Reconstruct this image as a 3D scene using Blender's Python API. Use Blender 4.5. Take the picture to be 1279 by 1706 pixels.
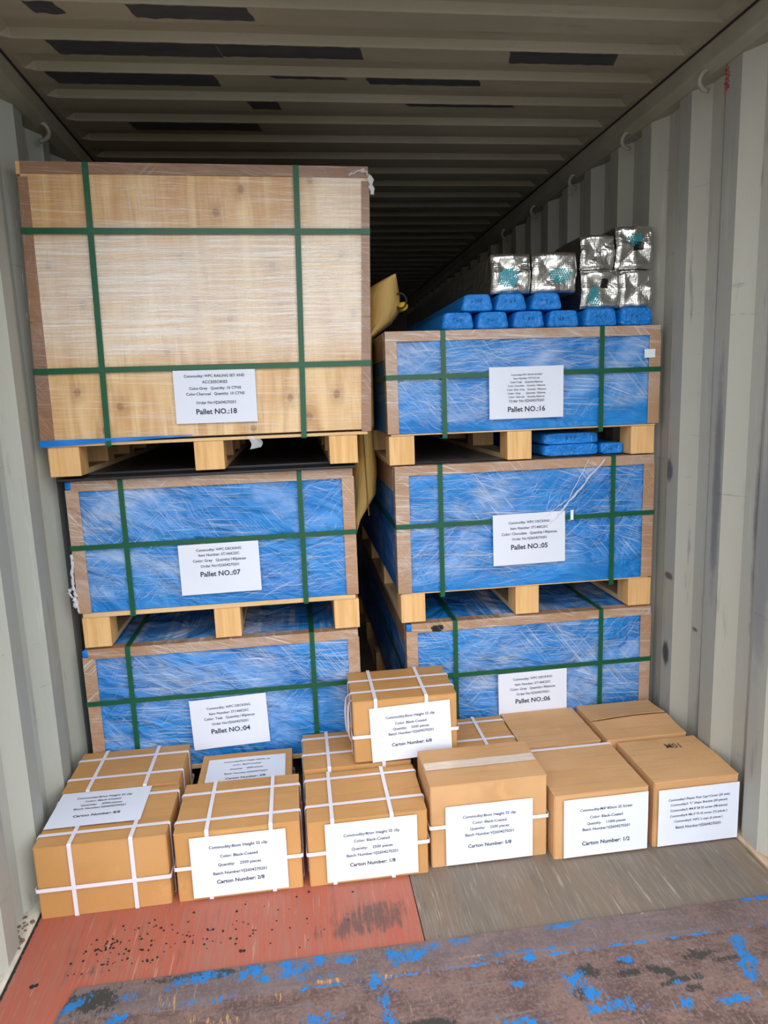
import bpy, bmesh, math, random
from mathutils import Vector, Matrix, noise as mn

for o in list(bpy.data.objects):
    bpy.data.objects.remove(o)
C = bpy.context.scene.collection
S = bpy.context.scene
rnd = random.Random(7)

# ------------------------------------------------------------------ camera, sky, exposure
F_PX, YAW, PITCH, ROLL = 1148.83, 0.124099, 0.169785, -0.0360620
cy, sy, cp, sp = math.cos(YAW), math.sin(YAW), math.cos(PITCH), math.sin(PITCH)
fwd = Vector((sy * cp, cy * cp, -sp)); r0 = Vector((cy, -sy, 0)); u0 = r0.cross(fwd)
cr, sr = math.cos(ROLL), math.sin(ROLL)
right = cr * r0 + sr * u0; up = -sr * r0 + cr * u0
cd = bpy.data.cameras.new('camera'); cam = bpy.data.objects.new('camera', cd); C.objects.link(cam)
m = Matrix((right, up, -fwd)).transposed().to_4x4(); m.translation = Vector((-0.28357, 0, 1.55438))
cam.matrix_world = m
cd.sensor_width = 36; cd.sensor_fit = 'AUTO'; cd.lens = 36 * F_PX / 1706; cd.clip_start = 0.05
S.camera = cam
S.view_settings.view_transform = 'Standard'; S.view_settings.look = 'None'
S.view_settings.exposure = 0.0; S.view_settings.gamma = 1; S.view_settings.use_curve_mapping = False
SKY = 4.6
w = bpy.data.worlds.new('overcast'); S.world = w; w.use_nodes = True
nt = w.node_tree; nt.nodes.clear()
tc = nt.nodes.new('ShaderNodeTexCoord'); sx = nt.nodes.new('ShaderNodeSeparateXYZ')
mr = nt.nodes.new('ShaderNodeMapRange'); bg = nt.nodes.new('ShaderNodeBackground'); wo = nt.nodes.new('ShaderNodeOutputWorld')
nt.links.new(tc.outputs['Generated'], sx.inputs[0]); nt.links.new(sx.outputs['Z'], mr.inputs['Value'])
mr.inputs['From Min'].default_value = 0; mr.inputs['From Max'].default_value = 1        # overcast sky: zenith brighter than horizon
mr.inputs['To Min'].default_value = SKY * 0.62; mr.inputs['To Max'].default_value = SKY
nt.links.new(mr.outputs[0], bg.inputs['Strength']); bg.inputs['Color'].default_value = (0.97, 1.0, 1.04, 1)
nt.links.new(bg.outputs[0], wo.inputs[0])

# ------------------------------------------------------------------ material helpers
class N:
    def __init__(s, name, rough=0.6, metal=0.0, spec=0.4):
        s.m = bpy.data.materials.new(name); s.m.use_nodes = True; s.t = s.m.node_tree
        s.b = s.t.nodes['Principled BSDF']; s.b.inputs['Roughness'].default_value = rough
        s.b.inputs['Metallic'].default_value = metal; s.b.inputs['Specular IOR Level'].default_value = spec
        tc = s.t.nodes.new('ShaderNodeTexCoord'); s.co = s.obj = tc.outputs['Object']
    def n(s, t): return s.t.nodes.new('ShaderNode' + t)
    def l(s, a, b):
        if hasattr(a, 'links'): s.t.links.new(a, b)
        else: b.default_value = a
    def rand(s):      # shift the pattern for each object
        oi = s.n('ObjectInfo'); v = s.n('VectorMath'); v.operation = 'MULTIPLY_ADD'
        k = s.n('CombineXYZ')
        for i in range(3): s.l(oi.outputs['Random'], k.inputs[i])
        s.l(k.outputs[0], v.inputs[0]); v.inputs[1].default_value = (13, 7, 17); s.l(s.co, v.inputs[2]); s.co = v.outputs[0]
    def map(s, scale, rot=(0, 0, 0), co=None):
        a = s.n('Mapping'); a.vector_type = 'TEXTURE'; a.inputs['Rotation'].default_value = rot
        a.inputs['Scale'].default_value = tuple(1 / q for q in scale); s.l(co or s.co, a.inputs['Vector']); return a.outputs[0]
    def noise(s, scale=(1, 1, 1), detail=3, rough=0.55, rot=(0, 0, 0), dist=0.0):
        a = s.n('TexNoise'); s.l(s.map(scale, rot), a.inputs['Vector']); a.inputs['Scale'].default_value = 1
        a.inputs['Detail'].default_value = detail; a.inputs['Roughness'].default_value = rough; a.inputs['Distortion'].default_value = dist
        return a.outputs[0]
    def voro(s, scale, feature='F1', rnd_=1.0):
        a = s.n('TexVoronoi'); s.l(s.map(scale), a.inputs['Vector']); a.inputs['Scale'].default_value = 1; a.feature = feature
        a.inputs['Randomness'].default_value = rnd_
        return a.outputs['Distance']
    def math(s, op, a, b=0.0, c=0.0):
        q = s.n('Math'); q.operation = op; s.l(a, q.inputs[0]); s.l(b, q.inputs[1]); s.l(c, q.inputs[2]); return q.outputs[0]
    def rng(s, v, a, b, c=0.0, d=1.0, smooth=True):
        q = s.n('MapRange'); q.interpolation_type = 'SMOOTHSTEP' if smooth else 'LINEAR'; s.l(v, q.inputs['Value'])
        for k, x in zip(('From Min', 'From Max', 'To Min', 'To Max'), (a, b, c, d)): q.inputs[k].default_value = x
        return q.outputs['Result']
    def mix(s, f, a, b):
        q = s.n('Mix'); q.data_type = 'RGBA'; s.l(f, q.inputs[0])
        for v, i in ((a, 6), (b, 7)):
            if hasattr(v, 'links'): s.t.links.new(v, q.inputs[i])
            else: q.inputs[i].default_value = (*v, 1)
        return q.outputs[2]
    def attr(s, name):
        a = s.n('Attribute'); a.attribute_name = name; return a.outputs['Fac']
    def blob(s, c, r, edge=0.5, amp=0.7, nz=None):      # soft-edged stain at a place on the object
        v = s.n('VectorMath'); v.operation = 'SUBTRACT'; s.l(s.raw, v.inputs[0]); v.inputs[1].default_value = c
        d = s.n('VectorMath'); d.operation = 'DIVIDE'; s.l(v.outputs[0], d.inputs[0]); d.inputs[1].default_value = r
        e = s.n('VectorMath'); e.operation = 'LENGTH'; s.l(d.outputs[0], e.inputs[0])
        f = s.math('ADD', e.outputs['Value'], s.math('MULTIPLY', s.math('SUBTRACT', nz, 0.5), amp))
        return s.rng(f, 1.0 - edge, 1.0, 1.0, 0.0)
    def col(s, c):
        if hasattr(c, 'links'): s.t.links.new(c, s.b.inputs['Base Color'])
        else: s.b.inputs['Base Color'].default_value = (*c, 1)
    def bump(s, h, strength=0.3, dist=0.01):
        b = s.n('Bump'); s.l(h, b.inputs['Height']); b.inputs['Strength'].default_value = strength; b.inputs['Distance'].default_value = dist
        s.l(b.outputs[0], s.b.inputs['Normal'])
    def streaks(s, rots, thr=(0.56, 0.66), sx=4.0, sz=210.0):      # fine crinkle lines of stretch film, running at the given angles
        out = None
        for i, (a, reg) in enumerate(rots):
            n1 = s.noise((sx, 1, sz), 2, 0.6, (0, a, 0)); st = s.rng(n1, *thr)
            pn = s.noise((3.1 + i, 3.1, 3.7 + i), 2); st = s.math('MULTIPLY', st, s.rng(pn, reg, reg + 0.16))
            out = st if out is None else s.math('MAXIMUM', out, st)
        return out
    def film(s, base, amount=0.5, rots=((0.06, .35), (0.9, .5), (-0.7, .55), (0.35, .47)), bs=.55, haze_=.5):
        st = s.streaks(rots)
        haze = s.math('MULTIPLY', s.rng(s.noise((2.2, 2.2, 3.2), 4, .6, dist=.8), 0.44, 0.70), s.rng(s.noise((9, 9, 60), 3, .6, (0, .5, 0)), .3, .65, .45, 1))
        sp = s.n('SeparateXYZ'); s.l(s.obj, sp.inputs[0])      # the film stops short of the pallet
        low = s.rng(s.math('ADD', sp.outputs['Z'], s.math('MULTIPLY', s.math('SUBTRACT', s.noise((2.5, 2, 5), 3), .5), .22)), .15, .24)
        f = s.math('MULTIPLY', low, s.math('ADD', s.math('MULTIPLY', st, amount), s.math('MULTIPLY', haze, amount * haze_)))
        s.col(s.mix(f, base, (0.80, 0.82, 0.86)))  # pale film streaks and sheen mixed into the base colour
        s.b.inputs['Coat Weight'].default_value = 0.5; s.b.inputs['Coat Roughness'].default_value = 0.22
        s.bump(s.math('ADD', s.math('MULTIPLY', st, .5), s.math('ADD', s.math('MULTIPLY', s.noise((4, 4, 9), 3, .5, (0, .45, 0), 1.8), 9.0), s.math('MULTIPLY', s.noise((5, 2, 70), 2), .7))), bs, 0.008)

M = {}
def wall_mat(name, a, b, dark, marks=()):
    k = N(name, 0.55); k.raw = k.co
    n1 = k.noise((1.4, 1.4, .5), 4); n2 = k.noise((26, 26, 3.0), 4, 0.65); n3 = k.noise((60, 60, 60), 2)
    c = k.mix(k.rng(n1, .35, .68), a, b)
    c = k.mix(k.math('MULTIPLY', k.rng(n2, .60, .74), .55), c, dark)
    c = k.mix(k.math('MULTIPLY', k.rng(k.noise((9, 9, 1.0), 5, .7), .60, .70), .40), c, tuple(q * 1.25 for q in a))
    c = k.mix(k.math('MULTIPLY', k.rng(k.noise((4, 4, 40), 4, .7), .66, .72), .4), c, (.12, .12, .12))
    nz = k.noise((14, 14, 9), 4, .7)
    for ce, ra, colr, al in marks:
        c = k.mix(k.math('MULTIPLY', k.blob(ce, ra, .6, .9, nz), al), c, colr)
    k.col(c); k.bump(k.math('ADD', n3, k.math('MULTIPLY', n2, 2)), .12, .004)
    return k.m
M['wall_left'] = wall_mat('grey wall paint', (.46, .475, .42), (.40, .41, .36), (.20, .20, .18))
M['wall_right'] = wall_mat('grey wall paint scuffed', (.445, .43, .37), (.375, .362, .31), (.17, .165, .15),
    [((1.17, 2.50, .47), (.06, .03, .07), (.02, .02, .02), .9), ((1.17, 2.52, 1.22), (.05, .035, .06), (.06, .06, .09), .85), ((1.17, 2.24, 1.2), (.05, .018, .75), (.10, .10, .105), .7),
     ((1.17, 2.04, 1.1), (.05, .025, .55), (.09, .09, .10), .8), ((1.17, 2.27, 2.0), (.05, .02, .3), (.14, .13, .10), .6), ((1.17, 2.36, .62), (.05, .03, .012), (.03, .03, .03), .8),
     ((1.17, 2.30, .35), (.05, .05, .3), (.15, .14, .12), .6), ((1.17, 2.02, .25), (.05, .04, .35), (.2, .19, .16), .6)])
M['wall_left_ridge'] = wall_mat('shaded rubbed ridge left', (.36, .365, .33), (.30, .305, .275), (.13, .13, .12))  # ridge faces: rub marks, plus shade beside the door-lit slopes put into the colour
M['wall_right_ridge'] = wall_mat('shaded rubbed ridge right', (.355, .345, .30), (.295, .29, .255), (.12, .12, .115),
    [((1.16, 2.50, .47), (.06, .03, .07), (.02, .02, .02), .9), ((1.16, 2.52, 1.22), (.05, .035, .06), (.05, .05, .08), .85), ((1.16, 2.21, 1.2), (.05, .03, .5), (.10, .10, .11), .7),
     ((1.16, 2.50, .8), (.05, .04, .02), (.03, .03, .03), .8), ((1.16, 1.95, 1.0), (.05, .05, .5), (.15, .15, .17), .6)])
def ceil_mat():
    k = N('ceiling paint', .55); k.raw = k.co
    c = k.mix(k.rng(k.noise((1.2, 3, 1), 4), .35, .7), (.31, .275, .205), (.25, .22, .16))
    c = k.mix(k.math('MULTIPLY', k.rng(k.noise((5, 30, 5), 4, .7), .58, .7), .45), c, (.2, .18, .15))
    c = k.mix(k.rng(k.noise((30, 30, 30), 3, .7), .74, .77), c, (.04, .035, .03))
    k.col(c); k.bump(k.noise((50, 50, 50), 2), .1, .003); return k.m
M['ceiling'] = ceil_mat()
def simple(name, c, rough=.6, metal=0, spec=.4, var=.12, sc=(8, 8, 8), bump=0, bsc=(60, 60, 60)):
    k = N(name, rough, metal, spec); k.rand()
    k.col(k.mix(k.noise(sc, 3), tuple(q * (1 - var) for q in c), tuple(min(1, q * (1 + var)) for q in c)))
    if bump: k.bump(k.noise(bsc, 3), bump, .004)
    return k.m
M['rail'] = simple('rail paint', (.30, .28, .215), .5, var=.25, sc=(6, 6, 6))
M['patch'] = simple('touch-up paint', (.045, .045, .052), .5, var=.5, sc=(10, 30, 10))
M['sealant'] = simple('joint sealant', (.02, .018, .016), .7)
M['trim'] = simple('scraped floor trim', (.50, .47, .40), .6, var=.5, sc=(40, 14, 40), bump=.5)
M['trim_brown'] = simple('worn brown trim', (.42, .30, .2), .65, var=.5, sc=(40, 14, 40), bump=.4)
M['dirt'] = simple('black dirt', (.018, .016, .014), .9, var=.5, sc=(60, 60, 60), bump=.6)
M['rust'] = simple('rusty debris', (.16, .11, .07), .9, var=.7, sc=(120, 120, 120), bump=.6)
M['concrete'] = simple('dark asphalt yard', (.17, .165, .15), .9, var=.15, sc=(1, 1, 1), bump=.2)
M['ring'] = simple('painted steel ring', (.30, .29, .24), .45, var=.3)
M['red_ink'] = simple('red chalk', (.42, .05, .06), .8)
def floor_mat(name, a, b, c3, wear):
    k = N(name, .62); k.raw = k.co
    n1 = k.noise((7, 1.3, 3), 4); gr = k.noise((150, 7, 40), 3, .6)
    c = k.mix(k.rng(n1, .3, .7), a, b)
    c = k.mix(k.math('MULTIPLY', k.rng(gr, .48, .64), .6), c, c3)
    c = k.mix(k.math('MULTIPLY', k.rng(k.noise((34, 3, 10), 5, .75), .54, .68), .4), c, wear)
    c = k.mix(k.math('MULTIPLY', k.rng(k.noise((70, 3, 30), 4, .7), .60, .66), .7), c, tuple(min(1, q * 1.6) for q in c3))
    wv = k.math('ADD', k.math('MULTIPLY', k.attr('wear'), .50), k.math('MULTIPLY', k.math('SUBTRACT', k.math('ADD', k.math('MULTIPLY', k.noise((120, 8, 40), 4, .75), .6), k.math('MULTIPLY', k.noise((24, 20, 20), 4, .75), .4)), .5), 1.7))
    c = k.mix(k.math('MULTIPLY', k.rng(wv, .26, .50), .75), c, wear)
    k.col(c); k.bump(k.math('ADD', gr, n1), .3, .003); return k.m
M['floor_red'] = floor_mat('red painted plywood', (.40, .094, .056), (.35, .115, .078), (.29, .155, .115), (.075, .06, .055))
M['floor_brown'] = floor_mat('grey brown plywood', (.185, .135, .098), (.15, .125, .10), (.23, .19, .15), (.07, .06, .055))
M['floor_back'] = floor_mat('bare plywood', (.2, .14, .09), (.16, .12, .09), (.26, .2, .15), (.07, .06, .05))
def plate_mat():
    k = N('rusted steel with blue paint', .55, 0, .5); k.raw = k.co
    n1 = k.noise((7, 10, 6), 5, .7); gr = k.noise((110, 110, 60), 4, .75); st = k.noise((4, 90, 20), 4, .7); br = k.noise((120, 14, 30), 4, .7)
    c = k.mix(k.rng(n1, .38, .62), (.075, .040, .033), (.165, .098, .080))
    c = k.mix(k.math('MULTIPLY', k.rng(gr, .46, .66), .7), c, (.24, .145, .115))
    c = k.mix(k.math('MULTIPLY', k.rng(gr, .34, .44, 1, 0), .7), c, (.045, .028, .026))
    c = k.mix(k.math('MULTIPLY', k.rng(st, .54, .66), .5), c, (.17, .15, .155))
    c = k.mix(k.math('MULTIPLY', k.attr('grey'), .8), c, (.155, .125, .130))
    c = k.mix(k.math('MULTIPLY', k.rng(br, .60, .68), .5), c, (.30, .24, .20))
    chip = k.noise((120, 75, 60), 5, .8); big = k.noise((22, 17, 17), 4, .7)
    ch = k.math('ADD', k.math('MULTIPLY', k.math('SUBTRACT', chip, .5), 1.1), k.math('ADD', k.math('MULTIPLY', k.math('SUBTRACT', big, .5), 1.0), k.math('MULTIPLY', k.math('SUBTRACT', br, .5), .5)))
    d = k.rng(k.math('ADD', k.attr('dark'), k.math('MULTIPLY', ch, 1.5)), .50, .60)
    c = k.mix(k.math('MULTIPLY', d, .9), c, (.026, .028, .024))
    t = k.rng(k.math('ADD', k.attr('tan'), k.math('MULTIPLY', k.math('SUBTRACT', k.noise((130, 22, 40), 4, .75), .5), 1.9)), .55, .62)
    c = k.mix(t, c, (.40, .23, .10))
    b = k.rng(k.math('ADD', k.attr('blue'), k.math('MULTIPLY', ch, 2.1)), .60, .68)
    bc = k.mix(k.rng(k.noise((60, 40, 30), 4, .75), .48, .62), (.008, .165, .47), (.03, .12, .24))
    c = k.mix(b, c, bc)
    k.col(c); k.bump(k.math('ADD', k.math('MULTIPLY', gr, .7), k.math('MULTIPLY', b, 1.2)), .45, .003); return k.m
M['plate'] = plate_mat()
def card_mat(name, a, b):
    k = N(name, .62, 0, .35); k.rand()
    n1 = k.noise((3, 3, 3), 3); n2 = k.noise((90, 90, 90), 2); fl = k.noise((4, 60, 4), 3, .6)
    c = k.mix(k.rng(n1, .3, .7), a, b)
    c = k.mix(k.math('MULTIPLY', k.rng(fl, .5, .72), .35), c, tuple(q * .70 for q in a))
    c = k.mix(k.math('MULTIPLY', k.rng(k.noise((7, 7, 7), 4, .7), .58, .7), .3), c, tuple(q * 1.22 for q in b))
    k.col(c); k.bump(k.math('ADD', k.math('MULTIPLY', n1, 4), k.math('ADD', n2, fl)), .12, .004); return k.m
M['card'] = card_mat('brown cardboard', (.50, .255, .085), (.56, .30, .115))
M['card2'] = card_mat('paler brown cardboard', (.54, .295, .125), (.60, .345, .165))
M['card_edge'] = simple('torn cardboard edge', (.55, .40, .26), .8)
def wood_mat(name, a, b, dark, axis, film=0, knots=False):
    k = N(name, .6, 0, .35); k.rand()
    sc = {'x': (2.2, 45, 45), 'y': (45, 2.2, 45), 'z': (45, 45, 2.2)}[axis]
    g = k.noise(sc, 4, .6, dist=.6); g2 = k.noise(tuple(q * 3 for q in sc), 3)
    c = k.mix(k.rng(g, .32, .68), a, b)
    c = k.mix(k.math('MULTIPLY', k.rng(g2, .55, .75), .4), c, dark)
    c = k.mix(k.math('MULTIPLY', k.rng(k.noise((3, 3, 1.6), 3), .5, .72), .5), c, tuple(q * .8 for q in a))
    if knots:
        kn = k.voro((4.6, 4.6, 3.4)); c = k.mix(k.math('MULTIPLY', k.rng(kn, .05, .10, 1, 0), .8), c, (.20, .10, .04))
        c = k.mix(k.math('MULTIPLY', k.rng(kn, .10, .2, 1, 0), .35), c, (.42, .24, .1))
    if film:
        k.film(c, film)
    else:
        k.col(c); k.bump(g2, .2, .003)
    return k.m
M['pine'] = wood_mat('pine block', (.68, .385, .145), (.80, .50, .225), (.46, .23, .08), 'z')
M['pine_x'] = wood_mat('pine board', (.66, .43, .21), (.76, .53, .29), (.48, .29, .13), 'x')
M['pine_y'] = wood_mat('pine runner', (.58, .40, .22), (.68, .48, .28), (.42, .27, .14), 'y')
def ply_mat():
    k = N('film wrapped plywood', .5, 0, .35); k.raw = k.co
    fig = k.noise((9, 9, 1.1), 4, .55, dist=1.6); g2 = k.noise((70, 70, 3.0), 4, .6)
    c = k.mix(k.rng(fig, .32, .68), (.57, .31, .12), (.77, .53, .27))
    c = k.mix(k.math('MULTIPLY', k.rng(g2, .52, .72), .45), c, (.42, .22, .09))
    c = k.mix(k.math('MULTIPLY', k.rng(k.noise((2, 2, 2.6), 3), .48, .66), .5), c, (.50, .27, .11))
    sp = k.n('SeparateXYZ'); k.l(k.raw, sp.inputs[0]); cb = k.n('CombineXYZ'); k.l(k.math('MULTIPLY', sp.outputs['X'], 5.6), cb.inputs[0]); k.l(k.math('MULTIPLY', sp.outputs['Z'], 4.4), cb.inputs[1])
    vk = k.n('TexVoronoi'); vk.voronoi_dimensions = '2D'; vk.inputs['Scale'].default_value = 1; k.l(cb.outputs[0], vk.inputs['Vector']); kn = vk.outputs['Distance']; kw = k.math('ADD', kn, k.math('MULTIPLY', k.math('SUBTRACT', k.noise((30, 30, 20), 2), .5), .08))
    c = k.mix(k.math('MULTIPLY', k.rng(kw, .035, .085, 1, 0), .8), c, (.20, .085, .03))
    c = k.mix(k.math('MULTIPLY', k.rng(kw, .07, .26, 1, 0), .4), c, (.40, .21, .08))
    # whitish film and its sheen, painted into the colour: a wide band over the middle, a second one above the upper strap
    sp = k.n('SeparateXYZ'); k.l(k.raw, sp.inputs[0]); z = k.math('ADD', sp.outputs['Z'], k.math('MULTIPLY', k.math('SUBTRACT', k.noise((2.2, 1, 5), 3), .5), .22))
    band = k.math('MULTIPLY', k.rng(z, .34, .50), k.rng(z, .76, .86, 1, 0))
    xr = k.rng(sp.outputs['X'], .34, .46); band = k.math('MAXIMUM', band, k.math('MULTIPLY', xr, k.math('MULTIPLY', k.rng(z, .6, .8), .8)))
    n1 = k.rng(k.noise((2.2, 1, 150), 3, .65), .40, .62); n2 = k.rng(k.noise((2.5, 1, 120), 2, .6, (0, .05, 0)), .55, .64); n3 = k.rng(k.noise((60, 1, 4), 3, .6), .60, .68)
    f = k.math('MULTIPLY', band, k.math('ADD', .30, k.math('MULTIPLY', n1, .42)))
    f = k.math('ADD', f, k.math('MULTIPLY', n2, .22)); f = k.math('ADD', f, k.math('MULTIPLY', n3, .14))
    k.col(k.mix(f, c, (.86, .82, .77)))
    k.b.inputs['Coat Weight'].default_value = .6; k.b.inputs['Coat Roughness'].default_value = .25
    k.bump(k.math('ADD', n1, k.math('ADD', n2, k.math('MULTIPLY', k.noise((3, 3, 40), 3), 1.5))), .3, .004)
    return k.m
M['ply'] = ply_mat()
def film_mat(name, base, var, amount, **kw):
    k = N(name, .5, 0, .4); k.rand()
    c = k.mix(k.rng(k.noise((3, 3, 4), 3), .35, .65), base, var)
    k.film(c, amount, **kw); return k.m
M['tarp'] = film_mat('blue tarpaulin under film', (.004, .175, .54), (.008, .22, .62), .36, haze_=1.05)
M['tarp_plain'] = simple('blue tarpaulin', (.006, .18, .62), .45, var=.2, bump=.3, bsc=(30, 30, 30))
M['guard'] = film_mat('kraft edge board', (.36, .195, .10), (.42, .24, .13), .22, bs=.15)
M['guard_film'] = film_mat('kraft edge board under film', (.36, .21, .12), (.42, .25, .15), .42, bs=.25)
M['guard_dark'] = film_mat('brown edge board', (.235, .118, .062), (.29, .15, .08), .16, bs=.2)
M['strap'] = simple('green polyester strap', (.005, .085, .036), .35, var=.2, sc=(30, 30, 30), bump=.15)
M['white_strap'] = simple('white packing strap', (.74, .70, .76), .4, var=.08, bump=.1, bsc=(200, 200, 200))
M['paper'] = simple('white paper', (.70, .73, .83), .75, var=.03, sc=(5, 5, 5), bump=.1, bsc=(9, 9, 9))
M['ink'] = simple('black print', (.035, .04, .06), .7)
M['faint_ink'] = simple('faded marker', (.16, .09, .05), .7)
M['black'] = simple('black plastic sheet', (.018, .018, .022), .45, var=.3, bump=.1)
M['greysheet'] = simple('dark grey film', (.10, .095, .095), .35, var=.4, sc=(12, 2, 12), bump=.2, bsc=(30, 3, 30))
def foil_mat():
    k = N('bubble foil', .30, 1.0); k.rand()
    k.col(k.mix(k.noise((9, 9, 9), 3), (.62, .61, .58), (.80, .79, .76)))
    v = k.voro((120, 120, 120), 'SMOOTH_F1', .3); cr = k.noise((9, 9, 9), 2, .5, dist=1.8); cr2 = k.noise((34, 34, 22), 2, .5, dist=.8)
    k.bump(k.math('ADD', k.math('MULTIPLY', v, -.30), k.math('ADD', k.math('MULTIPLY', cr, 2.2), k.math('MULTIPLY', cr2, .30))), .42, .012); return k.m
M['foil'] = foil_mat()
M['teal'] = simple('teal print', (.03, .33, .40), .35, .2, var=.2)
M['blackpatch'] = simple('black patch', (.012, .013, .015), .3)
def bluewrap():
    k = N('blue plastic wrap', .3, 0, .5); k.rand()
    k.col(k.mix(k.noise((8, 8, 8), 3), (.004, .19, .66), (.012, .27, .80)))
    k.bump(k.noise((26, 26, 34), 4, .6, dist=1.6), .9, .012); return k.m
M['bluewrap'] = bluewrap()
def bag_mat():
    k = N('kraft air bag', .55); k.rand()
    c = k.mix(k.noise((4, 4, 4), 3), (.62, .38, .10), (.70, .46, .15))
    k.col(c); k.bump(k.math('ADD', k.noise((7, 7, 3), 4, .6, dist=1.5), k.math('MULTIPLY', k.noise((40, 40, 40), 2), .15)), .6, .02); return k.m
M['bag'] = bag_mat()
M['seam'] = simple('glued seam', (.30, .17, .05), .6)
M['yellow'] = simple('yellow valve cap', (.85, .50, .01), .35)
M['white_plastic'] = simple('white sticker', (.78, .82, .88), .4, var=.04)
M['tape'] = N('clear tape', .25, 0, .5)
M['tape'].rand(); M['tape'].col(M['tape'].mix(M['tape'].noise((12, 60, 12), 3, .7), (.60, .40, .24), (.80, .70, .60)))
M['tape'].b.inputs['Coat Weight'].default_value = .6; M['tape'].bump(M['tape'].noise((12, 90, 12), 4, .7), .4, .004); M['tape'] = M['tape'].m
def strand_mat(name, a):
    k = N(name, .18, 0, .6); k.col((.92, .93, .95)); k.b.inputs['Alpha'].default_value = a; return k.m
M['strand'] = strand_mat('stretch film crinkle', .38)
M['filmrope'] = strand_mat('bunched stretch film', .40)

# ------------------------------------------------------------------ mesh helpers
class MB:
    def __init__(s): s.v = []; s.f = []
    def box(s, x0, x1, y0, y1, z0, z1):
        b = len(s.v)
        s.v += [(x, y, z) for z in (z0, z1) for y in (y0, y1) for x in (x0, x1)]
        s.f += [tuple(b + i for i in q) for q in ((0, 2, 3, 1), (4, 5, 7, 6), (0, 1, 5, 4), (1, 3, 7, 5), (3, 2, 6, 7), (2, 0, 4, 6))]
        return s
    def grid(s, nu, nv, fn):      # fn(u, v) -> point, u and v in 0..1
        b = len(s.v)
        for j in range(nv + 1):
            for i in range(nu + 1): s.v.append(tuple(fn(i / nu, j / nv)))
        for j in range(nv):
            for i in range(nu):
                a = b + j * (nu + 1) + i; s.f.append((a, a + 1, a + nu + 2, a + nu + 1))
        return s
    def tube(s, pts, r, n=8, closed=False, flat=1.0, caps=True):
        pts = [Vector(p) for p in pts]; b = len(s.v); k = len(pts)
        for i, p in enumerate(pts):
            a = pts[(i - 1) % k] if closed else pts[max(i - 1, 0)]; c = pts[(i + 1) % k] if closed else pts[min(i + 1, k - 1)]
            t = (c - a).normalized(); h = Vector((0, 0, 1)) if abs(t.z) < .9 else Vector((0, 1, 0))
            e = t.cross(h).normalized(); g = e.cross(t)
            rr = r[i] if isinstance(r, (list, tuple)) else r
            for q in range(n):
                w_ = 2 * math.pi * q / n; s.v.append(tuple(p + e * math.cos(w_) * rr + g * math.sin(w_) * rr * flat))
        for i in range(k if closed else k - 1):
            for q in range(n):
                s.f.append((b + i * n + q, b + i * n + (q + 1) % n, b + ((i + 1) % k) * n + (q + 1) % n, b + ((i + 1) % k) * n + q))
        if caps and not closed:
            s.f.append(tuple(b + q for q in range(n))[::-1]); s.f.append(tuple(b + (k - 1) * n + q for q in range(n)))
        return s
    def prism(s, prof, axis, a, b_, cap=True):      # closed profile of 2D points swept along an axis
        b = len(s.v); k = len(prof)
        for t in (a, b_):
            for p, q in prof: s.v.append({'x': (t, p, q), 'y': (p, t, q), 'z': (p, q, t)}[axis])
        for i in range(k): s.f.append((b + i, b + (i + 1) % k, b + k + (i + 1) % k, b + k + i))
        if cap: s.f.append(tuple(b + i for i in range(k))[::-1]); s.f.append(tuple(b + k + i for i in range(k)))
        return s
    def loop(s, axis, pos, wd, lo, hi, off=.0015, th=.0012):      # a strap right round a box, in the plane at right angles to axis
        a0, b0 = lo[0] - off, lo[1] - off; a1, b1 = hi[0] + off, hi[1] + off; c = .004
        o = [(a0 + c, b0), (a1 - c, b0), (a1, b0 + c), (a1, b1 - c), (a1 - c, b1), (a0 + c, b1), (a0, b1 - c), (a0, b0 + c)]
        b = len(s.v); k = len(o); mx, my = (a0 + a1) / 2, (b0 + b1) / 2
        for t in (pos - wd / 2, pos + wd / 2):
            for g in (0, th):
                for p, q in o:
                    p2 = p + (g if p > mx else -g); q2 = q + (g if q > my else -g)
                    s.v.append({'x': (t, p2, q2), 'y': (p2, t, q2), 'z': (p2, q2, t)}[axis])
        for i in range(k):
            j = (i + 1) % k
            s.f += [(b + k + i, b + k + j, b + 3 * k + j, b + 3 * k + i), (b + i, b + 2 * k + i, b + 2 * k + j, b + j),
                    (b + i, b + j, b + k + j, b + k + i), (b + 2 * k + i, b + 3 * k + i, b + 3 * k + j, b + 2 * k + j)]
        return s

def obj(name, mb, mat, parent=None, bevel=0, smooth=False, shift=None, attrs=None):
    me = bpy.data.meshes.new(name)
    sh = Vector(shift) if shift is not None else (root_of(parent).get('org') and Vector(root_of(parent)['org']) or Vector((0, 0, 0))) if parent else Vector((0, 0, 0))
    me.from_pydata([tuple(Vector(v) - sh) for v in mb.v], [], mb.f)
    bm = bmesh.new(); bm.from_mesh(me)
    bmesh.ops.recalc_face_normals(bm, faces=bm.faces)
    if bevel:
        es = [e for e in bm.edges if len(e.link_faces) == 2 and e.calc_face_angle(0) > .6]
        bmesh.ops.bevel(bm, geom=es, offset=bevel, segments=2, profile=.6, affect='EDGES')
    bm.to_mesh(me); bm.free()
    if smooth:
        for p in me.polygons: p.use_smooth = True
    me.materials.append(mat)
    if attrs:
        for an, fn in attrs.items():
            at = me.attributes.new(an, 'FLOAT', 'POINT'); at.data.foreach_set('value', [fn(*v.co) for v in me.vertices])
    o = bpy.data.objects.new(name, me); C.objects.link(o)
    if parent: o.parent = parent
    return o
def root_of(o):
    while o.parent: o = o.parent
    return o
def thing(name, label, cat, org, group=None):
    o = bpy.data.objects.new(name, None); C.objects.link(o); o.location = org; o['org'] = tuple(org)
    o.empty_display_size = .1; tag(o, label, cat, group); return o
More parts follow.
